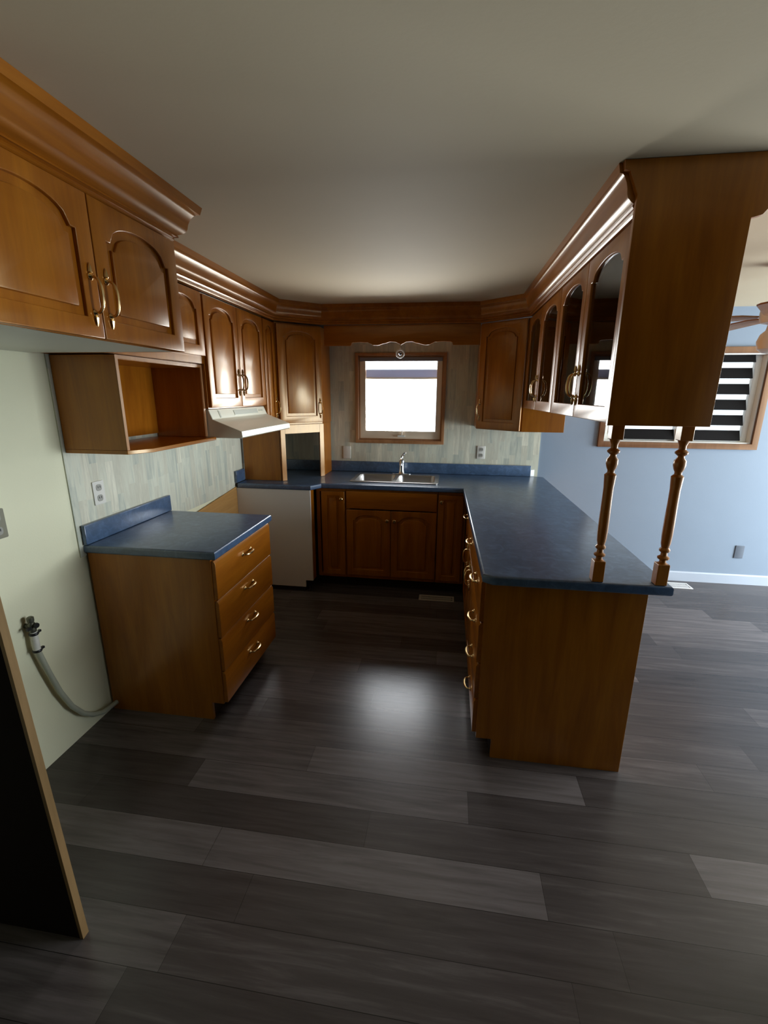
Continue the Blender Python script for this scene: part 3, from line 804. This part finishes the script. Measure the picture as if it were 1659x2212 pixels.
# ------------------------------------------------------------------ posts between worktop and hanging cabinet
zb, zt = ZC+0.0008, ZU-0.0045
def post(x, y, lab):
    c = thing('turned_post', lab, 'post', (x, y, zb), 0, 'turned posts on the peninsula')
    Lp = zt-zb
    s = 0.021
    MB().box(-s, -s, 0, s, s, 0.085).build('foot_block', M_['oak'], c, 0.003)
    MB().box(-s, -s, Lp-0.055, s, s, Lp).build('top_block', M_['oak'], c, 0.003)
    pr = [(0.018, 0.085), (0.012, 0.090), (0.0115, 0.098), (0.020, 0.104), (0.021, 0.110), (0.012, 0.117), (0.011, 0.128), (0.018, 0.134), (0.019, 0.141), (0.013, 0.149),
          (0.0165, 0.165), (0.0185, 0.20), (0.0185, 0.26), (0.0175, 0.32), (0.0175, 0.37), (0.020, 0.405), (0.021, 0.420), (0.0125, 0.428), (0.012, 0.436),
          (0.017, 0.446), (0.021, 0.462), (0.020, 0.478), (0.012, 0.488), (0.0115, 0.495), (0.021, 0.503), (0.022, 0.509), (0.012, 0.518), (0.0125, 0.532), (0.019, Lp-0.055)]
    MB().lathe(pr, (0, 0, 0), 20).build('spindle', M_['oak'], c)
post(2.303, -2.372, 'turned wooden post left of the pair, set in from the peninsula corner')
post(2.533, -2.372, 'turned wooden post right of the pair, at the outer corner of the peninsula')

# ------------------------------------------------------------------ plates, registers, pipe
def wall_plate(lab, loc, rz, mat='plastic_white', tilt=0.0, outlets=True):
    c = thing('outlet', lab, 'outlet', loc, rz)
    MB().mesh(curve_mesh([rrect(-0.036, -0.058, 0.036, 0.058, 0.005)], 0.006, 0.002), FACE).build('plate', M_[mat], c)
    for s in (-1, 1):
        if outlets:
            o = MB().mesh(curve_mesh([rrect(-0.017, s*0.026-0.016, 0.017, s*0.026+0.016, 0.012)], 0.002, 0.0), Matrix.Translation((0, -0.006, 0)) @ FACE).build('socket', M_['slot'], c)
            MB().box(-0.008, -0.0088, s*0.026-0.002, -0.005, -0.0082, s*0.026+0.008).box(0.005, -0.0088, s*0.026-0.002, 0.008, -0.0082, s*0.026+0.008).build('slot', M_['black'], o)
    return c
wall_plate('white duplex outlet on the strip panelling above the short left worktop', (0.0065, -2.172, 1.140), XF)
wall_plate('grey outlet plate on the cream wall at the left edge of the photo', (0.0005, -2.690, 1.125), XF, 'plastic_grey')
wall_plate('pale outlet plate on the back wall left of the sink window', (0.770, -0.0065, 1.090), 0, 'plastic_white', outlets=False)
wall_plate('pale outlet on the back wall right of the sink window', (2.000, -0.0065, 1.118), 0)
wall_plate('grey outlet low on the blue dining wall', (4.270, -0.0005, 0.300), 0, 'plastic_dark', outlets=False)

def register(lab, loc, w, d, mat):
    c = thing('floor_register', lab, 'vent', loc)
    f = MB().mesh(curve_mesh([rect(0, 0, w, d), rect(0.014, 0.014, w-0.014, d-0.014)], 0.006, 0.002))
    f.build('frame', M_[mat], c)
    g = MB(); k = int((w-0.028)/0.012)
    for i in range(k): g.box(0.016+i*0.012, 0.014, 0.001, 0.022+i*0.012, d-0.014, 0.005)
    g.box(0.014, d/2-0.003, 0.001, w-0.014, d/2+0.003, 0.0055)
    g.build('grille', M_[mat], c)
    MB().box(0.014, 0.014, 0.0002, w-0.014, d-0.014, 0.0009).build('duct', M_['black'], c)
register('beige floor register in front of the sink cabinet', (1.520, -0.765, 0.0), 0.285, 0.095, 'register')
register('pale floor register by the dining wall baseboard', (3.600, -0.190, 0.0), 0.26, 0.12, 'trim_white')

c = thing('water_pipe', 'pale plastic water pipe with black clamps and a shut-off valve on the left wall', 'pipe', (0, 0, 0))
MB().tube([(0.030, -2.655, 0.655), (0.030, -2.662, 0.600), (0.030, -2.655, 0.545), (0.032, -2.632, 0.44), (0.032, -2.600, 0.32), (0.032, -2.556, 0.21), (0.032, -2.508, 0.135), (0.032, -2.455, 0.085), (0.034, -2.40, 0.055), (0.034, -2.335, 0.045), (0.034, -2.305, 0.043)], 0.0115, 12).build('hose', M_['hose'], c)
MB().lathe([(0.014, 0.0), (0.014, 0.05)], (0.030, -2.661, 0.595-0.025), 14).lathe([(0.013, 0.60), (0.013, 0.655)], (0.030, -2.660, 0), 14).build('white_sleeve', M_['plastic_white'], c)['label'] = 'white sleeve between the clamps'
for z in (0.640, 0.562):
    MB().lathe([(0.016, 0), (0.018, 0.003), (0.018, 0.008), (0.016, 0.011)], (0.030, -2.660, z), 16).box(0.026, -2.645, z+0.001, 0.036, -2.630, z+0.010).build('clamp', M_['black'], c)
v = MB().lathe([(0.012, 0.655), (0.015, 0.662), (0.015, 0.690), (0.010, 0.698), (0.013, 0.705), (0.013, 0.720), (0.008, 0.724)], (0.030, -2.662, 0), 12).lathe([(0.010, 0), (0.010, 0.028)], (0.001, -2.662, 0.680), 12, 'x')
v.build('valve', new_mat('dull_valve_metal', (0.16, 0.16, 0.12), 0.4, 0.7)[0], c)
MB().box(0.030, -2.690, 0.672, 0.040, -2.662, 0.684).lathe([(0.010, 0), (0.012, 0.004), (0.010, 0.010)], (0.046, -2.660, 0.685), 10, 'x').build('valve_handle', M_['black'], c)

# plywood strip closing the wall of the stove gap
o = MB().extrude([(yB+0.005, 0.02), (-0.7465, 0.02), (-0.7465, 0.884), (yB+0.005, 0.795)], 0.0065, 0.0160, 'x').build('stove_gap_board', M_['board'], None, 0.001)
tag(o, 'light bare wood board on the left wall inside the stove gap', 'board')

# ------------------------------------------------------------------ ceiling fan in the dining area
fx, fy = 3.42, -1.25
c = thing('ceiling_fan', 'ceiling fan with a round frosted light in the dining area, cut by the right edge', 'fan', (fx, fy, 0))
MB().lathe([(0.06, 0), (0.065, -0.02), (0.03, -0.06)][::-1] and [(0.03, H-0.05), (0.065, H-0.02), (0.065, H-0.001)], (0, 0, 0), 20).build('canopy', M_['trim_white'], c)
MB().lathe([(0.012, 2.14), (0.012, H-0.05)], (0, 0, 0), 12).build('rod', M_['trim_white'], c)
MB().lathe([(0.03, 1.995), (0.065, 2.003), (0.075, 2.03), (0.075, 2.075), (0.055, 2.10), (0.02, 2.14)], (0, 0, 0), 28).build('motor', M_['trim_white'], c)
for k in range(5):
    a = math.radians(20 + 72*k)
    m = MB().mesh(curve_mesh([[(0.08, -0.016), (0.16, -0.045), (0.50, -0.055), (0.525, -0.04), (0.53, 0), (0.525, 0.04), (0.50, 0.055), (0.16, 0.045), (0.08, 0.016)]], 0.008, 0.002), Matrix.Rotation(a, 4, 'Z') @ Matrix.Translation((0, 0, 2.03)) @ Matrix.Rotation(math.radians(7), 4, 'X'))
    m.build('blade', M_['bronze'] if False else M_['oak_in'], c)
MB().lathe([(0.03, 1.995), (0.035, 1.965), (0.055, 1.945), (0.066, 1.910), (0.058, 1.870), (0.035, 1.850), (0.002, 1.845)][::-1], (0, 0, 0), 28).build('globe', M_['globe'], c)
